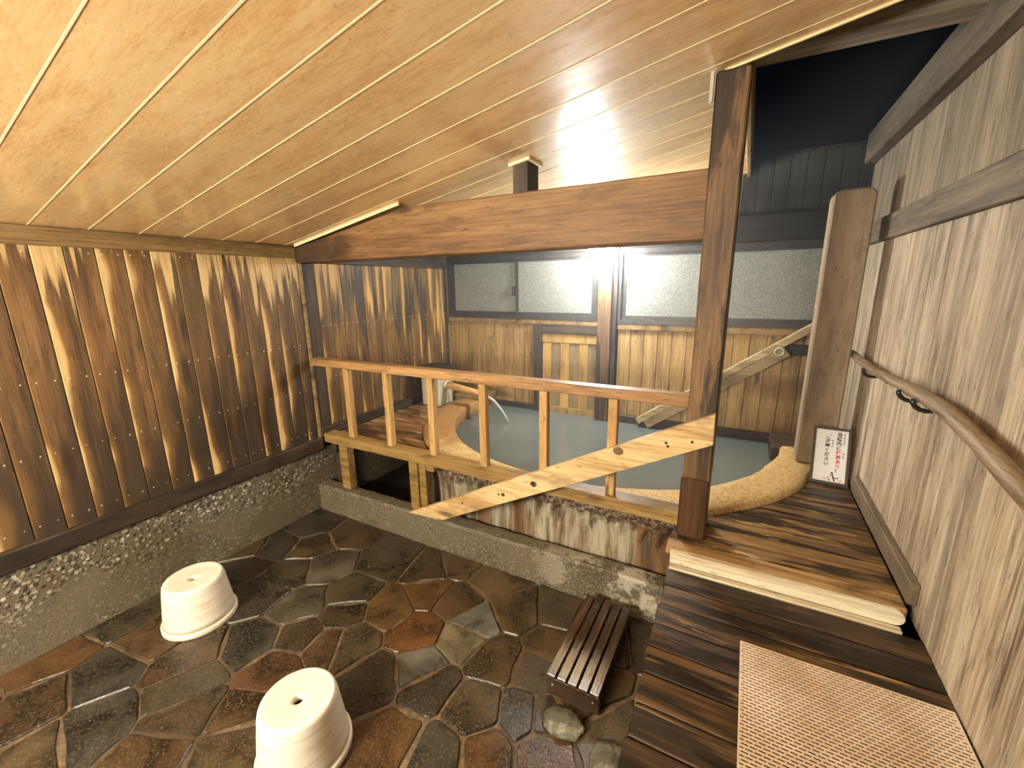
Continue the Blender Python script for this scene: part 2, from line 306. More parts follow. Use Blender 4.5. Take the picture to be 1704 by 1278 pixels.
t = NT('nail_hole'); M['hole'] = t.fin((34, 22, 16), 0.7)
# plastic stool, mat, sign
t = NT('cream_stool_plastic'); o = t.obj(); so = t.sep(o)
wv = t.noise(t.comb(t.math('MULTIPLY', so[0], 1.6), t.math('MULTIPLY', so[1], 1.6), t.math('MULTIPLY', so[2], 55)), 2.2, 3, 0.5, 0.3)
c = t.mix(t.math('MULTIPLY', t.step(wv, 0.45, 0.62), 0.4), (232, 221, 200), (190, 172, 140))
c = t.mix(t.math('MULTIPLY', t.step(t.noise(o, 9, 3, 0.5), 0.62, 0.74), 0.3), c, (206, 174, 126))
t.b.inputs['Subsurface Weight'].default_value = 0.0
M['stool'] = t.fin(c, 0.38, 0.45)
t = NT('mat_beige_plastic'); c = t.mix(t.step(t.noise(t.obj(), 5, 4, 0.6), 0.4, 0.62), (208, 182, 150), (228, 206, 178)); M['mat'] = t.fin(c, 0.55, 0.35)
t = NT('sign_white'); M['sign_white'] = t.fin((244, 244, 242), 0.3, 0.5)
t = NT('sign_frame_plastic'); M['sign_frame'] = t.fin((74, 66, 58), 0.3, 0.5)
for nm, cc in (('ink_black', (24, 22, 22)), ('ink_red', (206, 62, 48)), ('ink_orange', (222, 140, 74)), ('ink_grey', (120, 112, 106))):
    t = NT(nm); M[nm] = t.fin(cc, 0.5)
t = NT('wet_rock'); o = t.obj()
c = t.ramp(t.noise(o, 9, 6, 0.7), [(0.3, (44, 40, 30)), (0.52, (96, 90, 70)), (0.7, (176, 170, 148))]); t.bump(t.noise(o, 14, 6, 0.7), 0.8, 0.02)
M['rock'] = t.fin(c, 0.32, 0.5)
def lamp_mat(name, col, k):
    t = NT(name); t.fin((240, 240, 240), 0.3)
    t.b.inputs['Emission Color'].default_value = (*col, 1); t.b.inputs['Emission Strength'].default_value = k
    return t.m
M['back_lamp'] = lamp_mat('lit_globe_cool', (0.93, 0.985, 1.0), BACK_LAMP)
M['near_lamp'] = lamp_mat('lit_tube_warm', (0.985, 0.985, 0.90), NEAR_LAMP)
# ---------------------------------------------------------------- object helpers (layout units in, world metres out)
ORG = {}
def place(o, org, parent):
    COL.objects.link(o); ORG[o] = org
    if parent is not None:
        o.parent = parent; o.location = org - ORG[parent]
    else: o.location = org
def empty(name, p):
    o = bpy.data.objects.new(name, None); o.empty_display_size = 0.05; place(o, W(p), None); return o
def tag(o, label=None, cat=None, group=None, kind=None):
    for k, v in (('label', label), ('category', cat), ('group', group), ('kind', kind)):
        if v: o[k] = v
    return o
def mk(name, verts, faces, mat, parent=None, smooth=False, bevel=0.0, seg=1):
    """verts in layout units"""
    vs = [W(v) for v in verts]
    lo = Vector([min(v[i] for v in vs) for i in range(3)]); hi = Vector([max(v[i] for v in vs) for i in range(3)])
    org = (lo + hi) / 2
    bm = bmesh.new(); bv = [bm.verts.new(v - org) for v in vs]
    for f in faces:
        try: bm.faces.new([bv[i] for i in f])
        except ValueError: pass
    bmesh.ops.recalc_face_normals(bm, faces=bm.faces)
    if bevel: bmesh.ops.bevel(bm, geom=list(bm.edges), offset=bevel * S, segments=seg, affect='EDGES', profile=0.6)
    me = bpy.data.meshes.new(name); bm.to_mesh(me); bm.free()
    me.materials.append(M[mat])
    if smooth:
        for p in me.polygons: p.use_smooth = True
    o = bpy.data.objects.new(name, me); place(o, org, parent); return o
BF = [(0, 1, 3, 2), (4, 6, 7, 5), (0, 4, 5, 1), (2, 3, 7, 6), (0, 2, 6, 4), (1, 5, 7, 3)]
def bv8(x0, x1, y0, y1, z0, z1): return [(x, y, z) for x in (x0, x1) for y in (y0, y1) for z in (z0, z1)]
CACHE = {}
def box(name, x0, x1, y0, y1, z0, z1, mat, parent=None, bevel=0.0):
    key = (name, round(x1 - x0, 4), round(y1 - y0, 4), round(z1 - z0, 4), mat, bevel)
    c = W(((x0 + x1) / 2, (y0 + y1) / 2, (z0 + z1) / 2))
    if key in CACHE:
        o = bpy.data.objects.new(name, CACHE[key]); place(o, c, parent); return o
    o = mk(name, bv8(x0, x1, y0, y1, z0, z1), BF, mat, parent, bevel=bevel); CACHE[key] = o.data; return o
def prism(name, poly, axis, a, b, mat, parent=None, bevel=0.0):
    """poly: 2-D outline in the two other axes, extruded along axis from a to b"""
    def p3(q, h): return {'x': (h, q[0], q[1]), 'y': (q[0], h, q[1]), 'z': (q[0], q[1], h)}[axis]
    n = len(poly); vs = [p3(q, a) for q in poly] + [p3(q, b) for q in poly]
    fs = [tuple(range(n)), tuple(range(2 * n - 1, n - 1, -1))] + [(i, (i + 1) % n, n + (i + 1) % n, n + i) for i in range(n)]
    return mk(name, vs, fs, mat, parent, bevel=bevel)
def joined(name, boxes, mat, parent=None, bevel=0.0):
    vs, fs = [], []
    for b in boxes:
        k = len(vs); vs += bv8(*b); fs += [tuple(i + k for i in f) for f in BF]
    return mk(name, vs, fs, mat, parent, bevel=bevel)
def tube(name, pts, rad, mat, parent=None, n=12):
    P = [Vector(p) for p in pts]; vs, fs = [], []
    for i, p in enumerate(P):
        d = (P[min(i + 1, len(P) - 1)] - P[max(i - 1, 0)]).normalized()
        u = d.orthogonal().normalized() if i == 0 else (pu - d * pu.dot(d)).normalized()
        pu = u; v = d.cross(u); r = rad[i] if isinstance(rad, (list, tuple)) else rad
        for k in range(n):
            a = 2 * math.pi * k / n; vs.append(p + (u * math.cos(a) + v * math.sin(a)) * r)
    for i in range(len(P) - 1):
        for k in range(n): fs.append((i * n + k, i * n + (k + 1) % n, (i + 1) * n + (k + 1) % n, (i + 1) * n + k))
    fs += [tuple(range(n)), tuple(range(len(vs) - 1, len(vs) - n - 1, -1))]
    return mk(name, vs, fs, mat, parent, smooth=True)
def lathe(name, prof, c, mat, parent=None, n=48, close=False, smooth=True):
    vs, fs = [], []
    for r, z in prof:
        for k in range(n):
            a = 2 * math.pi * k / n; vs.append((c[0] + r * math.cos(a), c[1] + r * math.sin(a), c[2] + z))
    m_ = len(prof)
    for i in range(m_ if close else m_ - 1):
        j = (i + 1) % m_
        for k in range(n): fs.append((i * n + k, i * n + (k + 1) % n, j * n + (k + 1) % n, j * n + k))
    if not close: fs += [tuple(range(n)), tuple(range(m_ * n - 1, m_ * n - n - 1, -1))]
    return mk(name, vs, fs, mat, parent, smooth=smooth)
XL, XR, YB, YN = -2.49, 0.56, 3.30, -1.20
def zc(x): return 0.25 + 0.175 * (x - XL)      # ceiling plane
# ================================================================ FLOOR: crazy paving
floor = tag(empty('floor', (-1.2, 0.5, -1.5)), 'dark irregular stone paving with pale mortar joints', kind='structure')
box('mortar_bed', XL, 0.0, YN, 1.78, -1.56, -1.507, 'mortar', floor)
box('sub_floor', XL, XR, YN, YB, -1.66, -1.56, 'earth', floor)
box('gravel_bed', XL, XR, 1.82, YB, -1.56, -1.50, 'earth', floor)
SEED = [(-2.493+.1,1.6)]
PX = [(520,876),(457,908),(520,908),(403,944),(488,953),(416,912),(434,989),(538,944),(502,1007),(203,1025),(258,1062),(81,1098),(172,1120),(316,1098),(416,1071),(452,1116),(502,1057),(543,1071),(316,1134),(307,1193),(384,1229),(135,1220),(253,1256),(54,1175),(68,1256),(398,1188),
      (584,888),(648,934),(581,990),(570,1020),(648,1012),(715,987),(715,948),(764,938),(694,1050),(757,1001),(771,1061),(789,1038),(859,1019),(824,963),(935,1022),(920,1075),(824,1096),(898,1117),(581,1068),(623,1131),(697,1112),(711,1142),(789,1184),(872,1191),(905,1195),(648,1230),(729,1255),(806,1251),(905,1248),(960,1160),(985,1040),(1010,1235)]
def floor_hit(px, py, z=-1.5):
    d = fw + r2 * ((px - 852) / FPX) + d2 * ((py - 639) / FPX); k = z / d.z; return (d.x * k, d.y * k)
SEED = [floor_hit(*p) for p in PX]
tries = 0
while len(SEED) < 100 and tries < 4000:
    tries += 1
    q = (random.uniform(XL, -0.02), random.uniform(YN, 1.72))
    d = fw; hid = q[1] < 0.62 or q[0] > -0.22
    if hid and all(math.dist(q, s) > 0.24 for s in SEED): SEED.append(q)
def clip(poly, a, b, c):      # keep a*x+b*y<=c
    out = []
    for i, p in enumerate(poly):
        q = poly[(i + 1) % len(poly)]; fp = a * p[0] + b * p[1] - c; fq = a * q[0] + b * q[1] - c
        if fp <= 0: out.append(p)
        if fp * fq < 0:
            k = fp / (fp - fq); out.append((p[0] + (q[0] - p[0]) * k, p[1] + (q[1] - p[1]) * k))
    return out
HUES = [(52, 42, 31), (68, 50, 33), (58, 52, 41), (48, 46, 41), (80, 54, 30), (64, 54, 39), (42, 38, 33), (72, 60, 42)]
SPEC = {(789,1038): (104,107,100), (771,1061): (112,104,84), (697,1112): (100,100,94), (694,1050): (98,62,30), (648,1012): (84,62,36), (538,944): (80,74,66), (520,876): (44,42,38), (403,944): (36,36,34), (457,908): (46,46,42), (502,1007): (70,66,54), (316,1098): (68,50,34), (416,1071): (50,50,45), (452,1116): (74,50,34), (859,1019): (80,64,40), (824,1096): (70,54,34), (898,1117): (62,55,46), (824,963): (86,70,48), (764,938): (84,66,48)}
for i, s in enumerate(SEED):
    if s[1] > 1.727 or s[0] < XL: continue
    gap = random.uniform(0.002, 0.008)
    poly = [(XL, YN), (-0.005, YN), (-0.005, 1.725), (XL, 1.725)]
    for j, q in enumerate(SEED):
        if i == j: continue
        nx, ny = q[0] - s[0], q[1] - s[1]; l = math.hypot(nx, ny)
        if l > 1.2: continue
        nx /= l; ny /= l
        poly = clip(poly, nx, ny, nx * s[0] + ny * s[1] + l / 2 - gap)
        if len(poly) < 3: break
    if len(poly) < 3: continue
    # break long edges, knock off corners, jitter
    out = []
    for k, p in enumerate(poly):
        q = poly[(k + 1) % len(poly)]; L = math.dist(p, q)
        if L < 0.012: continue
        ex, ey = (q[0] - p[0]) / L, (q[1] - p[1]) / L; c_ = min(random.uniform(0.004, 0.016), L * 0.25)
        out.append((p[0] + ex * c_, p[1] + ey * c_))
        if L > 0.14:
            j = random.uniform(0.0, 0.012); mx = random.uniform(0.35, 0.65)
            out.append((p[0] + ex * L * mx - ey * j, p[1] + ey * L * mx + ex * j))
        out.append((q[0] - ex * c_, q[1] - ey * c_))
    if len(out) < 3: continue
    n = len(out); zt = -1.5 + random.uniform(-0.002, 0.003)
    cx = sum(p[0] for p in out) / n; cy = sum(p[1] for p in out) / n
    ins = [(p[0] + (cx - p[0]) * 0.035, p[1] + (cy - p[1]) * 0.035) for p in out]
    vs = [(p[0], p[1], -1.52) for p in out] + [(p[0], p[1], zt - 0.005) for p in out] + [(p[0], p[1], zt) for p in ins]
    fs = [tuple(range(2 * n, 3 * n))] + [(a * n + k, a * n + (k + 1) % n, (a + 1) * n + (k + 1) % n, (a + 1) * n + k) for a in (0, 1) for k in range(n)]
    o = mk('stone', vs, fs, 'stone', floor)
    o.color = lin(SPEC.get(PX[i], random.choice(HUES)) if i < len(PX) else random.choice(HUES))
# ================================================================ LEFT WALL
wl = tag(empty('wall_left', (XL, 1, -1.5)), 'water-stained cedar board wall over gravel concrete footing', kind='structure')
box('wall_backing', XL - 0.10, XL - 0.022, YN, YB, -1.5, 0.32, 'dark_post_z', wl)
box('concrete_footing', XL - 0.02, XL + 0.012, YN, YB, -1.5, -1.083, 'concrete', wl)
Y0 = 0.625; P_ = 0.0985
ys = [Y0 + P_ * k for k in range(-18, 12)]
for a in ys:
    b = min(a + P_, 1.778)
    if b - a < 0.02: continue
    box('board', XL - 0.02, XL, a + 0.0015, b - 0.0015, -1.005, 0.18, 'wall_cedar', wl, 0.002)
box('base_beam', XL - 0.02, XL + 0.032, YN, 1.79, -1.083, -1.0, 'dark_beam_y', wl, 0.004)
box('top_trim', XL - 0.02, XL + 0.022, YN, 1.76, 0.177, 0.249, 'trim_y', wl, 0.003)
bs = [1.80, 1.898] + [1.898 + 0.0985 * k for k in range(1, 15)]
for i in range(len(bs) - 1):
    a, b = bs[i], min(bs[i + 1], 3.262)
    box('far_board', XL - 0.02, XL - 0.001, a + 0.0015, b - 0.0015, -1.0, 0.156, 'dark_post_z' if i == 0 else 'wall_cedar_far', wl, 0.002)
box('corner_strip', XL - 0.02, XL + 0.012, 1.779, 1.799, -1.0, 0.156, 'trim_y', wl, 0.002)
box('far_top_trim', XL - 0.02, XL + 0.02, 1.80, 3.28, 0.153, 0.25, 'dark_beam_y', wl, 0.004)
box('far_corner_trim', XL - 0.02, XL + 0.012, 3.263, 3.285, -1.0, 0.16, 'dark_post_z', wl, 0.002)
box('far_skirting', XL - 0.01, XL + 0.022, 1.80, 2.72, -1.0, -0.935, 'dark_beam_y', wl, 0.003)
nb = []
for a in ys:
    if a < 0.2: continue
    for zz in (0.155, -0.36, -0.66, -0.95):
        for yy in (a + 0.022, a + P_ - 0.022):
            nb.append((XL - 0.001, XL + 0.002, yy - 0.0022, yy + 0.0022, zz - 0.0022 + random.uniform(-0.004, 0.002), zz + 0.0022))
for b in bs[1:-1]:
    for zz in (-0.25, -0.6):
        for yy in (b + 0.02, b + 0.078): nb.append((XL - 0.001, XL + 0.0015, yy - 0.0025, yy + 0.0025, zz - 0.0025, zz + 0.0025))
tag(joined('nail_heads', nb, 'nail', wl), kind='stuff')
# ================================================================ CEILING (slopes up to the right)
ceil = tag(empty('ceiling', (-1, 1, 0.5)), 'sloping ceiling of warm glossy wood panels', kind='structure')
SK = -0.028
def cpt(x, y0, up=0.0): return (x, y0 + SK * (x - XL), zc(x) + up)
def cboard(name, xa, xb, ya, yb, th, mat, up=0.0, ang=True):
    vs = [cpt(x, y, u) for x in (xa, xb) for y in (ya, yb) for u in (up, up + th)]
    return mk(name, vs, BF, mat, ceil, bevel=0.0012 if mat == 'ceiling' else 0)
EDGE = 1.757; XF = -0.075
k = 0; y = 0.458 - 0.178 * 9
while y < 3.36:
    a, b = y + 0.0026, y + 0.178 - 0.0026
    if b < EDGE: cboard('board', XL, XR, a, b, 0.012, 'ceiling')
    else:
        if a < EDGE: cboard('board', XF, XR, a, EDGE, 0.012, 'ceiling')
        cboard('board', XL, XF, a, min(b, 3.40), 0.012, 'ceiling')
    cboard('groove_highlight', XL, XR if y < EDGE else XF, y - 0.0024, y + 0.0024, 0.012, 'cream', -0.0011)  # cream strip stands in for the lit edge of each board groove
    y += 0.178
cboard('backing', XL, XR, 0.458 - 0.178 * 9, EDGE, 0.02, 'cream', 0.0035)
cboard('backing', XL, XF, EDGE, 3.40, 0.02, 'cream', 0.0035)
vs = [cpt(x, y_, u) for x in (XF - 0.06, XR) for y_ in (EDGE, EDGE + 0.008) for u in (-0.006, 0.045)]
mk('edge_strip', vs, BF, 'cream', ceil)
vs = [cpt(x, y_, u) for x in (XL + 0.03, -1.58) for y_ in (1.752, 1.76) for u in (-0.012, 0.0)]
mk('edge_strip', vs, BF, 'cream', ceil)
vs = [(x, y_, zc(XF) + u) for x in (XF, XF + 0.018) for y_ in (1.82, 3.27) for u in (-0.03, 0.12)]
mk('fascia_board', vs, BF, 'trim_y', ceil, bevel=0.002)
# ================================================================ BACK WALL
wb = tag(empty('wall_back', (-1, YB, -1.1)), 'back wall of vertical cedar boards below a window band', kind='structure')
box('wall_backing', XL, XR + 0.1, YB + 0.03, YB + 0.10, -1.5, 0.78, 'dark_post_z', wb)
x = XL + 0.02
while x < -1.60:
    box('board', x, min(x + 0.096, -1.565), YB, YB + 0.03, -1.04, -0.318, 'back_board', wb, 0.002); x += 0.0985
box('skirting', XL + 0.2, -1.565, YB - 0.02, YB + 0.01, -1.12, -1.035, 'dark_beam_x', wb, 0.004)
x = -0.86
while x < XR:
    box('board', x, x + 0.098, YB, YB + 0.03, -1.03, -0.335, 'back_board', wb, 0.002); x += 0.1005
box('skirting', -0.865, XR, YB - 0.035, YB + 0.01, -1.12, -1.022, 'dark_beam_x', wb, 0.005)
box('sill_rail', XL + 0.02, -1.02, YB - 0.016, YB + 0.02, -0.325, -0.285, 'trim_y', wb, 0.003)
box('sill_rail', -0.865, XR, YB - 0.016, YB + 0.02, -0.345, -0.298, 'trim_y', wb, 0.003)
box('head_beam', XL + 0.02, -1.02, YB - 0.03, YB + 0.03, 0.245, 0.43, 'dark_beam_x', wb, 0.004)
box('head_beam', -0.865, XR, YB - 0.03, YB + 0.03, 0.252, 0.415, 'shade_dark_x', wb, 0.004)
box('infill', XL, -0.10, YB, YB + 0.03, 0.415, 0.78, 'tower_board', wb)
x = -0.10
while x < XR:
    box('upper_board', x, x + 0.083, YB, YB + 0.03, 0.415, 0.755, 'shade_dark', wb, 0.002); x += 0.0855
box('edge_post', XL + 0.001, XL + 0.02, YB - 0.02, YB + 0.03, -1.04, 0.25, 'trim_y', wb, 0.002)
box('frame_post', -1.572, -1.508, YB - 0.03, YB + 0.02, -1.12, -0.325, 'dark_post_z', wb, 0.003)
# windows
def ring(name, x0, x1, z0, z1, ws, wb_, wt, y0, y1, mat, parent, P3=lambda a, b, c: (a, c, b)):
    o4 = [(x0, z0), (x1, z0), (x1, z1), (x0, z1)]; i4 = [(x0 + ws, z0 + wb_), (x1 - ws, z0 + wb_), (x1 - ws, z1 - wt), (x0 + ws, z1 - wt)]
    vs = [P3(p[0], p[1], h) for h in (y0, y1) for p in o4 + i4]; fs = []
    for k in range(4):
        n = (k + 1) % 4
        fs += [(k, n, 4 + n, 4 + k), (8 + k, 8 + n, 12 + n, 12 + k), (k, n, 8 + n, 8 + k), (4 + k, 4 + n, 12 + n, 12 + k)]
    return mk(name, vs, fs, mat, parent)
def window(name, x0, x1, z0, z1, split, label):
    wn = tag(empty(name, ((x0 + x1) / 2, YB, z0)), label, kind='structure')
    f = 0.036
    ring('outer_frame', x0, x1, z0, z1, f, f, f, YB - 0.02, YB + 0.028, 'frame', wn)
    for (a, b, y0) in ((x0 + f, split + 0.02, YB + 0.006), (split - 0.02, x1 - f, YB - 0.012)):
        sash = ring('sash', a, b, z0 + f, z1 - f, 0.028, 0.024, 0.02, y0, y0 + 0.016, 'frame', wn)
        box('pane', a + 0.026, b - 0.026, y0 + 0.006, y0 + 0.010, z0 + f + 0.022, z1 - f - 0.018, 'glass', sash)
    box('latch', split - 0.045, split - 0.03, YB - 0.026, YB - 0.004, -0.09, -0.01, 'black', wn, 0.003)
    return wn
window('window_1', -2.468, -1.012, -0.287, 0.245, -1.735, 'dark framed sliding window of frosted glass left of the lamp')
window('window_2', -0.878, 0.46, -0.30, 0.25, -0.20, 'dark framed sliding window of frosted glass right of the lamp')
# door
d1 = tag(empty('door_1', (-1.26, YB, -1.08)), 'low plank door of alternating orange and grey-brown slats', kind='structure')
box('lintel', -1.508, -1.012, YB - 0.02, YB + 0.02, -0.395, -0.325, 'dark_beam_x', d1, 0.003)
box('top_rail', -1.505, -1.015, YB - 0.008, YB + 0.02, -0.475, -0.40, 'door_orange', d1, 0.003)
box('bottom_rail', -1.505, -1.015, YB - 0.008, YB + 0.02, -1.12, -1.03, 'back_board', d1, 0.003)
for i in range(6):
    a = -1.500 + i * 0.0815
    box('plank', a, a + 0.0795, YB + (0.0 if i % 2 else -0.004), YB + 0.02, -1.03, -0.475, 'door_grey' if i % 2 else 'door_orange', d1, 0.0015)
# post between the windows
wp = tag(empty('mullion_post', (-0.94, YB, -1.1)), 'brown wooden post between the two windows under the lit lamp', 'post')
box('shaft', -1.01, -0.905, YB - 0.065, YB + 0.02, -1.12, 0.43, 'post_wood', wp, 0.005)
box('side_strip', -0.905, -0.868, YB - 0.04, YB + 0.02, -1.12, 0.43, 'dark_post_z', wp, 0.003)
# ================================================================ RIGHT WALL
wr = tag(empty('wall_right', (XR, 1, -1.05)), 'pale weathered wooden board wall', kind='structure')
box('wall_backing', XR + 0.022, XR + 0.10, YN, YB + 0.1, -1.5, 0.80, 'dark_post_z', wr)
y = YN
while y < YB:
    wd = 0.148
    box('board', XR, XR + 0.02, y, min(y + wd, YB), -1.06, 0.19, 'grey_board', wr, 0.0018)
    box('upper_board', XR, XR + 0.02, y, min(y + wd, YB), 0.28, 0.64, 'tower_board', wr, 0.0018)
    y += wd + 0.001
box('waist_rail', XR - 0.024, XR + 0.02, YN, 3.29, 0.186, 0.298, 'grey_y', wr, 0.004)
box('wall_plate', XR - 0.05, XR + 0.02, YN, 3.29, 0.645, 0.80, 'grey_y', wr, 0.005)
br = tag(box('baseboard_right', XR - 0.026, XR, 1.60, 2.47, -1.0, -0.925, 'grey_y', None, 0.003), 'weathered skirting board where the pale wall meets the raised deck', kind='structure')
# wall behind the camera
wf = tag(empty('wall_front', (-1, YN, -1.5)), 'plain board wall behind the viewpoint', kind='structure')
box('panel', XL - 0.1, XR + 0.1, YN - 0.06, YN, -1.6, 0.9, 'back_board', wf)
# upper cross beam in the roof opening
tag(box('cross_beam', -0.20, XR, 1.86, 1.97, 0.752, 0.88, 'grey_x', None, 0.006), 'grey-brown beam crossing the dark roof opening above the pale wall', 'beam')
# ================================================================ POST, BEAM, STRUT
pt = tag(empty('wooden_post', (-0.105, 1.74, -1)), 'tall weathered wooden post standing at the end of the railing', 'post')
box('shaft', -0.157, -0.058, 1.67, 1.84, -0.745, zc(-0.157) - 0.004, 'post_wood', pt, 0.005)
box('lower_section', -0.163, -0.060, 1.672, 1.84, -1.0, -0.747, 'post_dark', pt, 0.005)
box('corner_bracket', -0.172, -0.160, 1.655, 1.672, 0.565, zc(-0.17) - 0.004, 'nail', pt, 0.002)
beam = [(XL + 0.005, 0.150), (-0.158, 0.152), (-0.158, 0.392), (-1.56, 0.392), (XL + 0.005, zc(XL) - 0.012)]
tag(prism('ceiling_beam', beam, 'y', 1.762, 1.90, 'beam_red', None, 0.005), 'thick reddish cedar beam running from the left wall to the tall post', 'beam')
st = tag(empty('short_strut', (-0.92, 1.84, 0.39)), 'short dark strut between the thick beam and the ceiling', 'post')
sx0, sx1, sy0, sy1 = -0.958, -0.884, 1.782, 1.892
mk('shaft', [(x, y_, z) for x in (sx0, sx1) for y_ in (sy0, sy1) for z in (0.392, zc(x) - 0.002)], BF, 'dark_post_z', st, bevel=0.003)
for (a, b, c_, d_) in ((sx0 - 0.014, sx1 + 0.014, sy0 - 0.014, sy0), (sx1, sx1 + 0.014, sy0, sy1 + 0.014), (sx0 - 0.014, sx0, sy0, sy1 + 0.014), (sx0, sx1, sy1, sy1 + 0.014)):
    mk('ceiling_collar', [(x, y_, zc(x) - u) for x in (a, b) for y_ in (c_, d_) for u in (0.014, 0.001)], BF, 'cream', st)
# ================================================================ BATH
def catmull(pts, sub=8):
    out = []
    for i in range(len(pts) - 1):
        p0, p1, p2, p3 = pts[max(i - 1, 0)], pts[i], pts[i + 1], pts[min(i + 2, len(pts) - 1)]
        for k in range(sub):
            t_ = k / sub
            out.append(tuple(0.5 * (2 * p1[c] + (p2[c] - p0[c]) * t_ + (2 * p0[c] - 5 * p1[c] + 4 * p2[c] - p3[c]) * t_ ** 2 + (3 * p1[c] - p0[c] - 3 * p2[c] + p3[c]) * t_ ** 3) for c in (0, 1)))
    return out + [pts[-1]]
OUT = [(-2.19, 3.0), (-2.17, 2.75), (-2.09, 2.49), (-1.95, 2.23), (-1.82, 2.08), (-1.67, 1.95), (-1.50, 1.862), (-1.25, 1.842), (-0.9, 1.84), (-0.55, 1.84), (-0.22, 1.842), (-0.08, 1.885), (0.0, 1.955), (0.12, 2.07), (0.23, 2.21), (0.305, 2.34), (0.346, 2.45), (0.385, 2.58), (0.415, 2.72), (0.435, 2.93)]
INN = [(-1.965, 3.0), (-1.96, 2.77), (-1.87, 2.52), (-1.70, 2.28), (-1.52, 2.12), (-1.34, 2.02), (-1.15, 1.945), (-0.95, 1.905), (-0.71, 1.892), (-0.53, 1.92), (-0.36, 1.985), (-0.21, 2.06), (-0.09, 2.155), (0.03, 2.30), (0.12, 2.44), (0.19, 2.62), (0.25, 2.80), (0.262, 2.93)]
oc, ic = catmull(OUT), catmull(INN)
def arclen(c, n):
    L = [0]
    for a, b in zip(c, c[1:]): L.append(L[-1] + math.dist(a, b))
    out = []; j = 0
    for i in range(n):
        s = L[-1] * i / (n - 1)
        while j < len(L) - 2 and L[j + 1] < s: j += 1
        f = (s - L[j]) / max(L[j + 1] - L[j], 1e-9); out.append((c[j][0] + (c[j + 1][0] - c[j][0]) * f, c[j][1] + (c[j + 1][1] - c[j][1]) * f))
    return out
NR = 150
oc, ic = arclen(oc, NR), arclen(ic, NR)
bath = tag(empty('stone_bath', (-0.9, 2.4, -1.5)), 'rounded bath with pitted sandy stone rim and rust-streaked side', 'bath')
ZR = -0.978
vs, fs = [], []
for i in range(NR):
    o_, n_ = oc[i], ic[i]; j = lambda a: random.uniform(-a, a)
    prof = [(0, -1.035), (0, ZR - 0.018), (0.07, ZR), (0.35, ZR + j(0.002)), (0.65, ZR + j(0.002)), (0.93, ZR - 0.001), (1.0, ZR - 0.016), (0.985, -1.2)]
    for k, (f, z) in enumerate(prof):
        jj = 0.004 if k in (1, 6) else 0.0
        f = f + j(jj) * 3
        vs.append((o_[0] + (n_[0] - o_[0]) * f, o_[1] + (n_[1] - o_[1]) * f, z + j(jj)))
m_ = 8
for i in range(NR - 1):
    for k in range(m_): fs.append((i * m_ + k, i * m_ + (k + 1) % m_, (i + 1) * m_ + (k + 1) % m_, (i + 1) * m_ + k))
fs += [tuple(range(m_)), tuple(range((NR - 1) * m_, NR * m_))]
mk('rim', vs, fs, 'rim', bath, smooth=True)
vs, fs = [], []
ow = [p for p in oc if p[1] < 2.92]
for i, p in enumerate(ow):
    q0, q1 = ow[max(i - 1, 0)], ow[min(i + 1, len(ow) - 1)]; L = math.dist(q0, q1); nx, ny = -(q1[1] - q0[1]) / L, (q1[0] - q0[0]) / L
    for k, (off, z) in enumerate(((0.02, -1.5), (0.016, -1.3), (0.016, -1.2), (0.006, -1.14), (0.002, -1.10), (-0.008, -1.07), (0.004, -1.03), (0.03, -1.0))):
        r_ = random.uniform(-0.012, 0.008) if 2 < k < 7 else random.uniform(-0.001, 0.001)
        vs.append((p[0] + nx * (off + r_), max(p[1] + ny * (off + r_), 1.826), z + (random.uniform(-0.01, 0.01) if 2 < k < 7 else 0)))
for i in range(len(ow) - 1):
    for k in range(7): fs.append((i * 8 + k, (i + 1) * 8 + k, (i + 1) * 8 + k + 1, i * 8 + k + 1))
mk('outer_wall', vs, fs, 'tub', bath)
wv = [(p[0] + (q[0] - p[0]) * 0.03, p[1] + (q[1] - p[1]) * 0.03, -1.085) for p, q in zip(ic, oc)]
wv = wv + [(0.27, 2.94, -1.085), (0.218, 2.94, -1.085), (0.218, YB - 0.001, -1.085), (-2.25, YB - 0.001, -1.085), (-2.25, 3.0, -1.085)]
NG = 46; gv_, gf = [], []
bw = mk('bath_water', wv, [tuple(range(len(wv)))], 'water')
tag(bw, 'milky grey-blue hot spring water filling the rounded bath', 'water')
# ================================================================ CURB
cv, cf = [], []
NX = 44; sec = [(1.728, -1.52), (1.730, -1.44), (1.729, -1.33), (1.738, -1.318), (1.775, -1.316), (1.812, -1.318), (1.822, -1.328), (1.822, -1.52)]
for i in range(NX + 1):
    x = XL + 0.012 + (XR - 0.35 - XL) * i / NX
    for k, (y_, z) in enumerate(sec):
        a = 0.003 if 0 < k < 7 else 0
        cv.append((x, y_ + random.uniform(-a, a), z + 0.012 * (i / NX) * (k > 1) * (k < 7) + random.uniform(-a, a)))
for i in range(NX):
    for k in range(8): cf.append((i * 8 + k, i * 8 + (k + 1) % 8, (i + 1) * 8 + (k + 1) % 8, (i + 1) * 8 + k))
cf += [tuple(range(8)), tuple(range(NX * 8, NX * 8 + 8))]
tag(mk('concrete_curb', cv, cf, 'curb'), 'low rough concrete curb between the stone paving and the bath', 'curb')
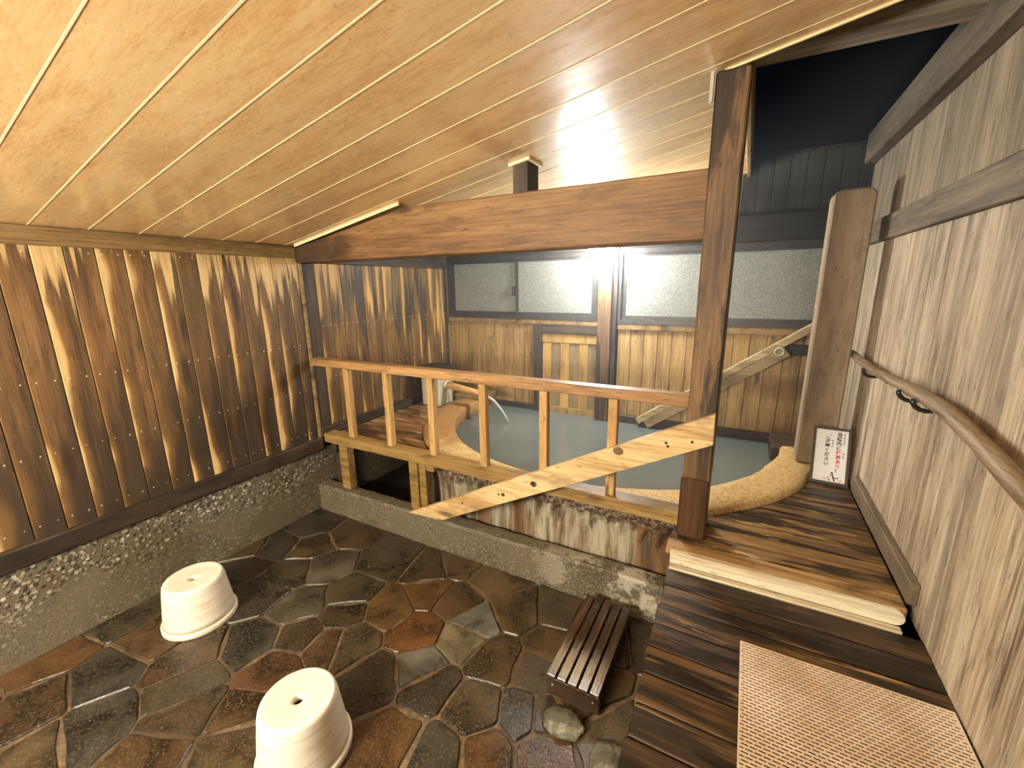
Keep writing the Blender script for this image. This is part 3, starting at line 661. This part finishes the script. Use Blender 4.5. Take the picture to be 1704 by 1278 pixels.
# ================================================================ DECKS
def xcut(y, right):
    best = None
    for a, b in zip(oc, oc[1:]):
        if (a[1] - y) * (b[1] - y) <= 0 and a[1] != b[1]:
            x = a[0] + (b[0] - a[0]) * (y - a[1]) / (b[1] - a[1])
            if (x > -0.8) == right: best = x
    return best
def planks(root, name, ya, yb, wd, xa, xb, z, mat, cut=None):
    y = ya
    while y < yb - 0.01:
        e = min(y + wd, yb) - 0.0055
        a0 = a1 = xa; b0 = b1 = xb
        if cut == 'r':
            a0 = max(xa, (xcut(y, True) or (xa - 0.01 if y < 1.85 else 0.44)) + 0.006); a1 = max(xa, (xcut(e, True) or (xa - 0.01 if e < 1.85 else 0.44)) + 0.006)
        if cut == 'l':
            b0 = (xcut(y, False) or xb) - 0.006; b1 = (xcut(e, False) or xb) - 0.006
        zz = z + random.uniform(-0.0025, 0.0)
        if min(b0, b1) - max(a0, a1) > 0.02:
            vs = [(a0, y, zz - 0.028), (a0, y, zz), (a1, e, zz - 0.028), (a1, e, zz), (b0, y, zz - 0.028), (b0, y, zz), (b1, e, zz - 0.028), (b1, e, zz)]
            mk(name, vs, BF, mat, root, bevel=0.003)
        y += wd
fd_ = tag(empty('wooden_deck', (0.2, 0.5, -1.5)), 'lower deck of dark wet planks in the right foreground', 'deck')
y = YN; W_ = 0.098
nP = int((1.515 - YN) / W_) + 1
for i in range(nP):
    a = 1.515 - (i + 1) * W_; b = a + W_ - 0.0042
    if a < YN + 0.01: break
    xe = lambda yy: -0.166 + (1.51 - yy) * 0.0165 + random.uniform(-0.004, 0.004)
    zz = -1.05 + random.uniform(-0.002, 0)
    e0, e1 = xe(a), xe(b)
    vs = [(e0, a, zz - 0.03), (e0, a, zz), (e1, b, zz - 0.03), (e1, b, zz), (XR - 0.002, a, zz - 0.03), (XR - 0.002, a, zz), (XR - 0.002, b, zz - 0.03), (XR - 0.002, b, zz)]
    mk('plank', vs, BF, 'deck', fd_, bevel=0.003)
box('joist', -0.10, -0.05, YN + 0.02, 1.55, -1.18, -1.082, 'dark_beam_y', fd_); box('joist', 0.40, 0.45, YN + 0.02, 1.55, -1.18, -1.082, 'dark_beam_y', fd_)
for yy in (0.3, 1.3): box('leg', -0.10, -0.05, yy, yy + 0.06, -1.52, -1.18, 'dark_post_z', fd_); box('leg', 0.40, 0.45, yy, yy + 0.06, -1.52, -1.18, 'dark_post_z', fd_)
rd = tag(empty('raised_deck', (0.2, 2.2, -1.5)), 'raised plank deck between the bath and the pale right wall', 'deck')
planks(rd, 'plank', 1.646, 2.932, 0.086, -0.158, XR - 0.028, -1.0, 'deck_back', 'r')
box('joist', 0.30, 0.34, 1.60, 2.3, -1.2, -1.03, 'dark_beam_y', rd); box('joist', 0.44, 0.49, 1.60, 2.92, -1.2, -1.03, 'dark_beam_y', rd)
for yy in (1.66, 2.2): box('leg', 0.44, 0.49, yy, yy + 0.06, -1.52, -1.2, 'dark_post_z', rd)
stp = tag(empty('step_edge', (0.18, 1.58, -1.05)), 'bleached worn step board with a rounded end before the raised deck', 'step')
vs, fs = [], []
box('tread', -0.186, XR - 0.028, 1.568, 1.643, -1.028, -0.9985, 'step_top', stp, 0.004)
pr = []
for k in range(9):
    a = -math.pi / 2 + math.pi * k / 8; pr.append((0.500 + 0.026 * math.cos(a), -1.0255 + 0.0265 * math.sin(a)))
pr = [(-0.166, -1.052)] + pr + [(-0.166, -0.999)]
prism('nosing', pr, 'y', 1.548, 1.567, 'step_wood', stp, 0.003)
box('lower_strip', -0.164, 0.515, 1.517, 1.545, -1.075, -1.047, 'step_wood', stp, 0.003)
ld = tag(empty('side_deck', (-2.2, 2.3, -1.5)), 'reddish plank deck with mineral crust between the far wall and the bath', 'deck')
planks(ld, 'plank', 1.835, 3.0, 0.118, XL + 0.024, -1.5, -1.0, 'deck_left', 'l')
box('joist', -2.44, -2.40, 1.84, 3.0, -1.12, -1.03, 'dark_beam_y', ld); box('leg', -2.44, -2.40, 1.86, 1.92, -1.52, -1.12, 'dark_post_z', ld); box('leg', -2.44, -2.40, 2.9, 2.96, -1.52, -1.12, 'dark_post_z', ld)
# wooden sill block behind the left end of the rim
tag(box('corner_block', 0.22, XR - 0.03, 2.937, 3.26, -1.12, -1.0, 'dark_beam_x', None, 0.005), 'dark wooden block behind the pillar where the bath meets the wall', 'block')
tag(box('sill_block', -2.26, -1.965, 3.005, 3.28, -1.12, -0.955, 'trim_y', None, 0.004), 'weathered wooden block behind the spout pipe at the bath corner', 'block')
# ================================================================ RAILING
rl = tag(empty('railing', (-1.3, 1.78, -1.32)), 'light wooden railing with square balusters along the bath', 'railing')
def slanted(name, x0, z0, x1, z1, y0, y1, h, mat, parent):
    return mk(name, [(x, y_, z + u) for (x, z) in ((x0, z0), (x1, z1)) for y_ in (y0, y1) for u in (0, h)], BF, mat, parent, bevel=0.003)
slanted('top_rail', -2.445, -0.489, -0.163, -0.482, 1.752, 1.816, 0.047, 'rail_x', rl)
slanted('bottom_rail', -2.38, -0.999, -0.166, -0.998, 1.742, 1.828, 0.058, 'rail_low', rl)
for i, bx_ in enumerate((-2.148, -1.815, -1.485, -1.146, -0.802, -0.469)):
    box('baluster', bx_ - 0.0205, bx_ + 0.0205, 1.766, 1.804, -0.941, -0.486, 'rail_z', rl, 0.003)
box('leg', -2.262, -2.188, 1.752, 1.812, -1.311, -1.0, 'rail_low', rl, 0.004)
box('leg', -1.665, -1.60, 1.752, 1.79, -1.3075, -1.0, 'rail_low', rl, 0.004)
box('leg', -1.598, -1.548, 1.764, 1.815, -1.3075, -1.0, 'rail_low', rl, 0.004)
box('cleat', -1.546, -1.49, 1.768, 1.80, -1.045, -1.0, 'rail_low', rl, 0.003)
# diagonal plank nailed across
dg = tag(empty('diagonal_plank', (-0.8, 1.65, -1.3)), 'pale knotty plank nailed diagonally from the tall post to the curb', 'plank')
q = 1.638 / 1.65
pl = [(-1.591 * q, -1.265 * q), (-1.353 * q, -1.25 * q), (-0.476 * q, -0.818 * q), (-0.059 * q, -0.588 * q), (-0.069 * q + 0.008, -0.469 * q), (-0.55 * q, -0.693 * q)]
def onln(x, a, b): return a[1] + (b[1] - a[1]) * (x - a[0]) / (b[0] - a[0])
A, B_, C_, D_ = pl[0], pl[1], pl[3], pl[4]
dboard = prism('board', [A, B_, C_, D_], 'y', 1.638, 1.668, 'brace', dg, 0.002)
for (hx, fz) in ((-0.215, 0.42), (-0.222, 0.56), (-0.13, 0.32), (-1.2, 0.62), (-0.98, 0.5)):
    zl = onln(hx, B_, C_); zh = onln(hx, A, D_); z = zl + (zh - zl) * fz
    lathe_r = 0.0055
    vs = [(hx + lathe_r * math.cos(a), yy, z + lathe_r * math.sin(a)) for yy in (1.6372, 1.6385) for a in [2 * math.pi * k / 8 for k in range(8)]]
    mk('nail_hole', vs, [tuple(range(8)), tuple(range(15, 7, -1))] + [(k, (k + 1) % 8, 8 + (k + 1) % 8, 8 + k) for k in range(8)], 'hole', dboard)
def knot_disc(hx, fz, r, mat):
    zl = onln(hx, B_, C_); zh = onln(hx, A, D_); z = zl + (zh - zl) * fz
    vs = [(hx + r * 1.2 * math.cos(a), yy, z + r * math.sin(a)) for yy in (1.6374, 1.6385) for a in [2 * math.pi * k / 12 for k in range(12)]]
    mk('knot', vs, [tuple(range(12)), tuple(range(23, 11, -1))] + [(k, (k + 1) % 12, 12 + (k + 1) % 12, 12 + k) for k in range(12)], mat, dboard)
knot_disc(-0.405, 0.80, 0.018, 'post_wood'); knot_disc(-0.79, 0.5, 0.014, 'post_wood'); knot_disc(-0.955, 0.42, 0.009, 'post_dark')
# ================================================================ PILLAR, BACK BRACES
px0, px1, pz0, pz1 = 0.318, 0.487, -0.976, 0.425
pp = [(px0, pz0), (px1, pz0)] + [(px1 - 0.035 + 0.035 * math.cos(a), pz1 - 0.035 + 0.035 * math.sin(a)) for a in [math.pi / 2 * k / 5 for k in range(6)]] + [(px0 + 0.035 - 0.035 * math.sin(a), pz1 - 0.035 + 0.035 * math.cos(a)) for a in [math.pi / 2 * k / 5 for k in range(6)]]
tag(prism('square_pillar', pp, 'y', 2.68, 2.80, 'pillar', None, 0.008), 'broad grey-brown pillar with rounded top in the far right corner', 'pillar')
def barplank(name, a, b, hw, y0, y1, mat, parent, cut=0):
    (x0, z0), (x1, z1) = a, b; L = math.dist(a, b); nx, nz = -(z1 - z0) / L * hw, (x1 - x0) / L * hw
    return prism(name, [(x0 - nx, z0 - nz), (x1 - nx, z1 - nz), (x1 + nx, z1 + nz), (x0 + nx, z0 + nz)], 'y', y0, y1, mat, parent, 0.003)
bb = tag(empty('back_brace', (0.05, 3.2, -0.8)), 'weathered diagonal brace with a white ring end below the right window', 'brace')
barplank('upper_bar', (-0.66, -1.04), (0.40, -0.262), 0.022, 3.205, 3.262, 'grey_brace', bb)
barplank('lower_bar', (-0.60, -1.055), (0.255, -0.435), 0.038, 3.215, 3.262, 'grey_brace', bb)
rg = []
for k in range(17):
    a = 2 * math.pi * k / 16; rg.append((0.214 + 0.024 * math.cos(a), 3.207, -0.442 + 0.024 * math.sin(a)))
tube('ring', rg, 0.008, 'pale_box', bb, 8)
tag(box('dark_shelf', 0.20, XR - 0.001, 3.268, 3.299, -0.47, -0.40, 'dark_beam_x', None, 0.003), 'blackened horizontal board behind the pillar under the right window', 'board')
# ================================================================ SPOUT
sb = tag(empty('spout_box', (-2.3, 2.86, -1)), 'bleached wooden spout box with black lid in the bath corner', 'box')
box('body', -2.40, -2.215, 2.76, 2.95, -1.0, -0.715, 'pale_box', sb, 0.004)
box('lid', -2.455, -2.175, 2.715, 2.985, -0.713, -0.672, 'lid', sb, 0.006)
sp = tag(empty('spout_pipe', (-2.0, 2.85, -0.86)), 'wooden pipe pouring hot spring water from the bleached box', 'pipe')
tube('pipe', [(-2.209, 2.85, -0.8225), (-2.1, 2.85, -0.838), (-1.95, 2.85, -0.860), (-1.80, 2.85, -0.882)], [0.030, 0.031, 0.030, 0.029], 'bamboo', sp, 16)
tube('collar', [(-2.209, 2.85, -0.8215), (-2.188, 2.85, -0.825)], 0.036, 'pale_box', sp, 16)
cu = [(-1.80 + 0.20 * t_, 2.85 + 0.01 * t_, -0.885 - 0.03 * t_ - 0.165 * t_ * t_) for t_ in [k / 10 for k in range(11)]]
tag(tube('water_stream', cu, [0.012 - 0.006 * k / 10 for k in range(11)], 'stream', None, 8), 'thin arc of water falling from the pipe into the bath', 'water')
# ================================================================ HANDRAIL
hr = tag(empty('handrail', (0.5, 1.8, -0.4)), 'smooth debarked branch handrail mounted along the pale right wall', 'handrail')
pts, rad = [], []
random.seed(3)
for k in range(27):
    yy = 2.78 - k * (2.78 - 0.25) / 26
    z = -0.361 - 0.012 * math.sin(yy * 3.1) - max(0, 1.55 - yy) * 0.085
    pts.append((0.502 + 0.006 * math.sin(yy * 5), yy, z)); rad.append(0.0175 + random.uniform(-0.0015, 0.002) + 0.0035 * (k > 9))
tube('rail', pts, rad, 'handrail', hr, 14)
for yy in (2.3, 1.80, 1.66, 0.8):
    z = -0.361 - 0.012 * math.sin(yy * 3.1) - max(0, 1.55 - yy) * 0.085
    arc = [(XR - 0.002, yy, z - 0.055)] + [(0.502 + 0.036 * math.cos(a), yy, z + 0.034 * math.sin(a)) for a in [-0.5 - (math.pi - 0.5) * j / 7 for j in range(8)]]
    tube('bracket', arc, 0.007, 'black', hr, 8)
# ================================================================ SIGN
sg = tag(empty('caution_sign', (0.45, 2.48, -1)), 'white framed warning sign with black and red Japanese lettering by the pillar', 'sign')
o0 = Vector((0.366, 2.482, -0.995)); ux = Vector((0.156, -0.006, 0.0)); uy = Vector((0.016, 0.118, 0.262))
wS, hS = ux.length, uy.length; ex, ey = ux.normalized(), (uy - ux.normalized() * uy.dot(ux.normalized())).normalized(); ez = ex.cross(ey)
def sp3(s, t_, n): return o0 + ex * (s * wS) + ey * (t_ * hS) + ez * n
def slab(name, s0, s1, t0, t1, n0, n1, mat, bevel=0.0): return mk(name, [sp3(s, t_, n) for s in (s0, s1) for t_ in (t0, t1) for n in (n0, n1)], BF, mat, sg, bevel=bevel)
spanel = slab('panel', 0.05, 0.95, 0.03, 0.97, -0.006, 0.002, 'sign_white')
ring('frame', 0, 1, 0, 1, 0.075, 0.045, 0.045, -0.008, 0.006, 'sign_frame', sg, sp3)
def glyphs(name, items, mat, join=False):
    """items: (char, s, t, size) -> flat print on the panel, one mesh per character"""
    vs, fs = [], []
    for ch, s, t_, size in items:
        if not join: vs, fs = [], []
        cu_ = bpy.data.curves.new('g', 'FONT'); cu_.body = ch; cu_.align_x = 'CENTER'; cu_.align_y = 'CENTER'; cu_.size = 1.0; cu_.resolution_u = 3; cu_.offset = 0.03
        ob = bpy.data.objects.new('g', cu_); COL.objects.link(ob)
        dg_ = bpy.context.evaluated_depsgraph_get(); me = bpy.data.meshes.new_from_object(ob.evaluated_get(dg_))
        k = len(vs)
        for v in me.vertices: vs.append(sp3(s, t_, 0.0026) + ex * v.co.x * size + ey * v.co.y * size)
        for p in me.polygons: fs.append(tuple(i + k for i in p.vertices))
        bpy.data.objects.remove(ob); bpy.data.curves.remove(cu_); bpy.data.meshes.remove(me)
        if not join: mk(name, vs, fs, mat, spanel)
    if join: tag(mk(name, vs, fs, mat, spanel), kind='stuff')
try:
    zs = 0.0215; st_ = 0.080
    glyphs('character', [(ch, 0.70, 0.885 - st_ * i, zs) for i, ch in enumerate('浴槽内に')] + [(ch, 0.40, 0.83 - st_ * i, zs) for i, ch in enumerate('ご注意ください')] + [('！', 0.70, 0.885 - st_ * 8, zs)], 'ink_black')
    glyphs('red_character', [(ch, 0.70, 0.885 - st_ * (i + 4), zs) for i, ch in enumerate('段差あり')], 'ink_red')
    glyphs('small_kana', [(ch, 0.83, 0.90 - 0.036 * i, 0.0105) for i, ch in enumerate('よくそうない')] + [(ch, 0.83, 0.56 - 0.036 * i, 0.0105) for i, ch in enumerate('だんさ')] + [(ch, 0.53, 0.76 - 0.036 * i, 0.0105) for i, ch in enumerate('ちゅうい')], 'ink_black', True)
except Exception as e_:
    print('glyphs', e_)
def stroke(pts2, wdt, mat, name):
    vs, fs = [], []
    for (a, b) in zip(pts2, pts2[1:]):
        dx, dy = (b[0] - a[0]) * wS, (b[1] - a[1]) * hS; L = math.hypot(dx, dy); nx, ny = -dy / L * wdt / wS, dx / L * wdt / hS; k = len(vs)
        for (p, s_) in ((a, 1), (b, 1), (b, -1), (a, -1)): vs.append(sp3(p[0] + nx * s_, p[1] + ny * s_, 0.0028))
        fs.append((k, k + 1, k + 2, k + 3))
    mk(name, vs, fs, mat, spanel)
stroke([(0.56, 0.215), (0.60, 0.19)], 0.0035, 'ink_black', 'pictogram')
stroke([(0.59, 0.18), (0.62, 0.12), (0.66, 0.06)], 0.0028, 'ink_black', 'pictogram')
stroke([(0.61, 0.13), (0.70, 0.115), (0.76, 0.135)], 0.0022, 'ink_black', 'pictogram')
stroke([(0.60, 0.165), (0.52, 0.16)], 0.0018, 'ink_grey', 'pictogram'); stroke([(0.52, 0.10), (0.46, 0.115)], 0.0022, 'ink_black', 'pictogram'); stroke([(0.55, 0.075), (0.49, 0.07)], 0.0022, 'ink_black', 'pictogram')
for a, b in (((0.36, 0.115), (0.44, 0.09)), ((0.35, 0.085), (0.43, 0.075)), ((0.74, 0.075), (0.84, 0.10)), ((0.74, 0.06), (0.86, 0.075))): stroke([a, b], 0.0014, 'ink_orange', 'pictogram')
# ================================================================ STOOLS
def make_stool(label, cx, cy):
    s = tag(empty('bath_stool', (cx, cy, -1.5)), label, 'stool', 'cream bath stools on the stone paving')
    prof = [(0.140, 0.026), (0.137, 0.05), (0.131, 0.10), (0.125, 0.15), (0.120, 0.190), (0.1165, 0.206), (0.1125, 0.214), (0.107, 0.217), (0.100, 0.216), (0.088, 0.2125), (0.06, 0.2105), (0.03, 0.2095), (0.0190, 0.2095), (0.0175, 0.207), (0.0175, 0.185), (0.0185, 0.183), (0.09, 0.186), (0.108, 0.18), (0.115, 0.15), (0.122, 0.10), (0.130, 0.026)]
    lathe('body', prof, (cx, cy, -1.5), 'stool', s, 56, close=True)
    lathe('base_rim', [(0.130, 0.0), (0.1445, 0.0), (0.1475, 0.004), (0.1475, 0.022), (0.1445, 0.0275), (0.130, 0.0275)], (cx, cy, -1.5), 'stool', s, 56, close=True)
    return s
make_stool('cream bath stool nearer the gravel concrete wall', -2.112, 0.785)
make_stool('cream bath stool out on the paving, cut by the photo edge', -1.148, 0.632)
# ================================================================ SLATTED BOX
bxs = tag(empty('slatted_footstool', (-0.42, 1.43, -1.5)), 'wet dark wooden footstool with five slats beside the curb', 'stool')
for i in range(5):
    a = -0.523 + i * 0.0413
    box('slat', a, a + 0.0355, 1.192, 1.664, -1.424, -1.408, 'box_wood', bxs, 0.0025)
epan = box('end_panel', -0.522, -0.322, 1.196, 1.214, -1.50, -1.425, 'box_end', bxs, 0.002); box('end_panel', -0.522, -0.322, 1.642, 1.66, -1.50, -1.425, 'box_end', bxs, 0.002)
box('side_panel', -0.336, -0.322, 1.216, 1.64, -1.475, -1.425, 'box_wood', bxs, 0.002); box('side_panel', -0.522, -0.508, 1.216, 1.64, -1.475, -1.425, 'box_wood', bxs, 0.002)
for xx in (-0.50, -0.345): box('screw', xx - 0.003, xx + 0.003, 1.1945, 1.1965, -1.456, -1.450, 'nail', epan)
def rock(name, c, r, label):
    bm = bmesh.new(); bmesh.ops.create_icosphere(bm, subdivisions=3, radius=1.0)
    from mathutils import noise
    for v in bm.verts:
        d = 1 + 0.28 * noise.noise(v.co * 1.6 + Vector((c[0] * 7, 0, 0))) + 0.08 * noise.noise(v.co * 5)
        v.co = Vector((v.co.x * r[0] * d, v.co.y * r[1] * d, v.co.z * r[2] * d))
    me = bpy.data.meshes.new(name); bm.to_mesh(me); bm.free()
    for v in me.vertices: v.co *= S
    me.materials.append(M['rock']); o = bpy.data.objects.new(name, me); place(o, W(c), None)
    for p in me.polygons: p.use_smooth = True
    return tag(o, label, 'rock')
rock('wet_rock', (-0.425, 1.115, -1.492), (0.075, 0.055, 0.025), 'wet pale rock on the paving in front of the slatted footstool')
rock('wet_rock', (-0.25, 1.06, -1.495), (0.055, 0.075, 0.017), 'dark wet rock in the shade of the lower deck edge')
# ================================================================ MAT
mt = []
mx0, mx1, my0, my1 = 0.080, 0.552, 0.10, 1.258; zt = -1.049; th = 0.0024
pr_, bar = 0.0100, 0.0047; per, brg = 0.0180, 0.0034
mt += [(mx0, mx0 + 0.004, my0, my1, zt, zt + th), (mx1 - 0.004, mx1, my0, my1, zt, zt + th)]
y = my1; r_ = 0
while y > my0 + pr_:
    mt.append((mx0 + 0.004, mx1 - 0.004, y - bar, y, zt, zt + th))
    if y > 0.55:
        x = mx0 + 0.004 + (per / 2 if r_ % 2 else 0.0)
        while x < mx1 - 0.008: mt.append((x, x + brg, y - pr_, y - bar, zt, zt + th - 0.0003)); x += per
    y -= pr_; r_ += 1
mat_o = tag(joined('slotted_mat', mt, 'mat'), 'beige slotted plastic mat lying on the lower deck', 'mat')
# ================================================================ LAMPS
bl = tag(empty('wall_lamp', (-0.945, 3.2, 0.28)), 'glowing white lamp above the post between the windows', 'lamp')
box('base_plate', -0.985, -0.905, 3.15, 3.234, 0.20, 0.31, 'cream', bl, 0.004)
def globe(name, c, r, mat, parent):
    return lathe(name, [(max(r[0] * math.sin(math.pi * k / 12), 0.001), -r[1] * math.cos(math.pi * k / 12)) for k in range(13)], c, mat, parent, 24)
globe('glass_globe', (-0.945, 3.08, 0.222), (0.095, 0.068), 'back_lamp', bl)
nl = tag(empty('tube_lamp', (-1.35, YN + 0.05, 0.0)), 'long warm tube lamp on the wall behind the viewpoint', 'lamp')
box('housing', -1.85, -0.85, YN, YN + 0.05, -0.03, 0.03, 'cream', nl, 0.004)
for zz in (-0.07, 0.07): tube('tube', [(-1.82, YN + 0.075, zz), (-0.88, YN + 0.075, zz)], 0.02, 'near_lamp', nl, 12)
# ================================================================ STEAM
t = NT('thin_steam'); t.t.nodes.remove(t.b)
vsn = t.n('ShaderNodeVolumeScatter'); vsn.inputs['Color'].default_value = (0.90, 0.95, 1.0, 1); vsn.inputs['Density'].default_value = 0.036; vsn.inputs['Anisotropy'].default_value = 0.2
t.t.links.new(vsn.outputs[0], t.t.nodes['Material Output'].inputs['Volume']); M['steam'] = t.m
tag(box('steam', XL + 0.03, XR - 0.06, 1.93, YB - 0.075, -1.08, 1.3, 'steam'), 'thin pale steam drifting above the bath water', 'steam', kind='stuff')
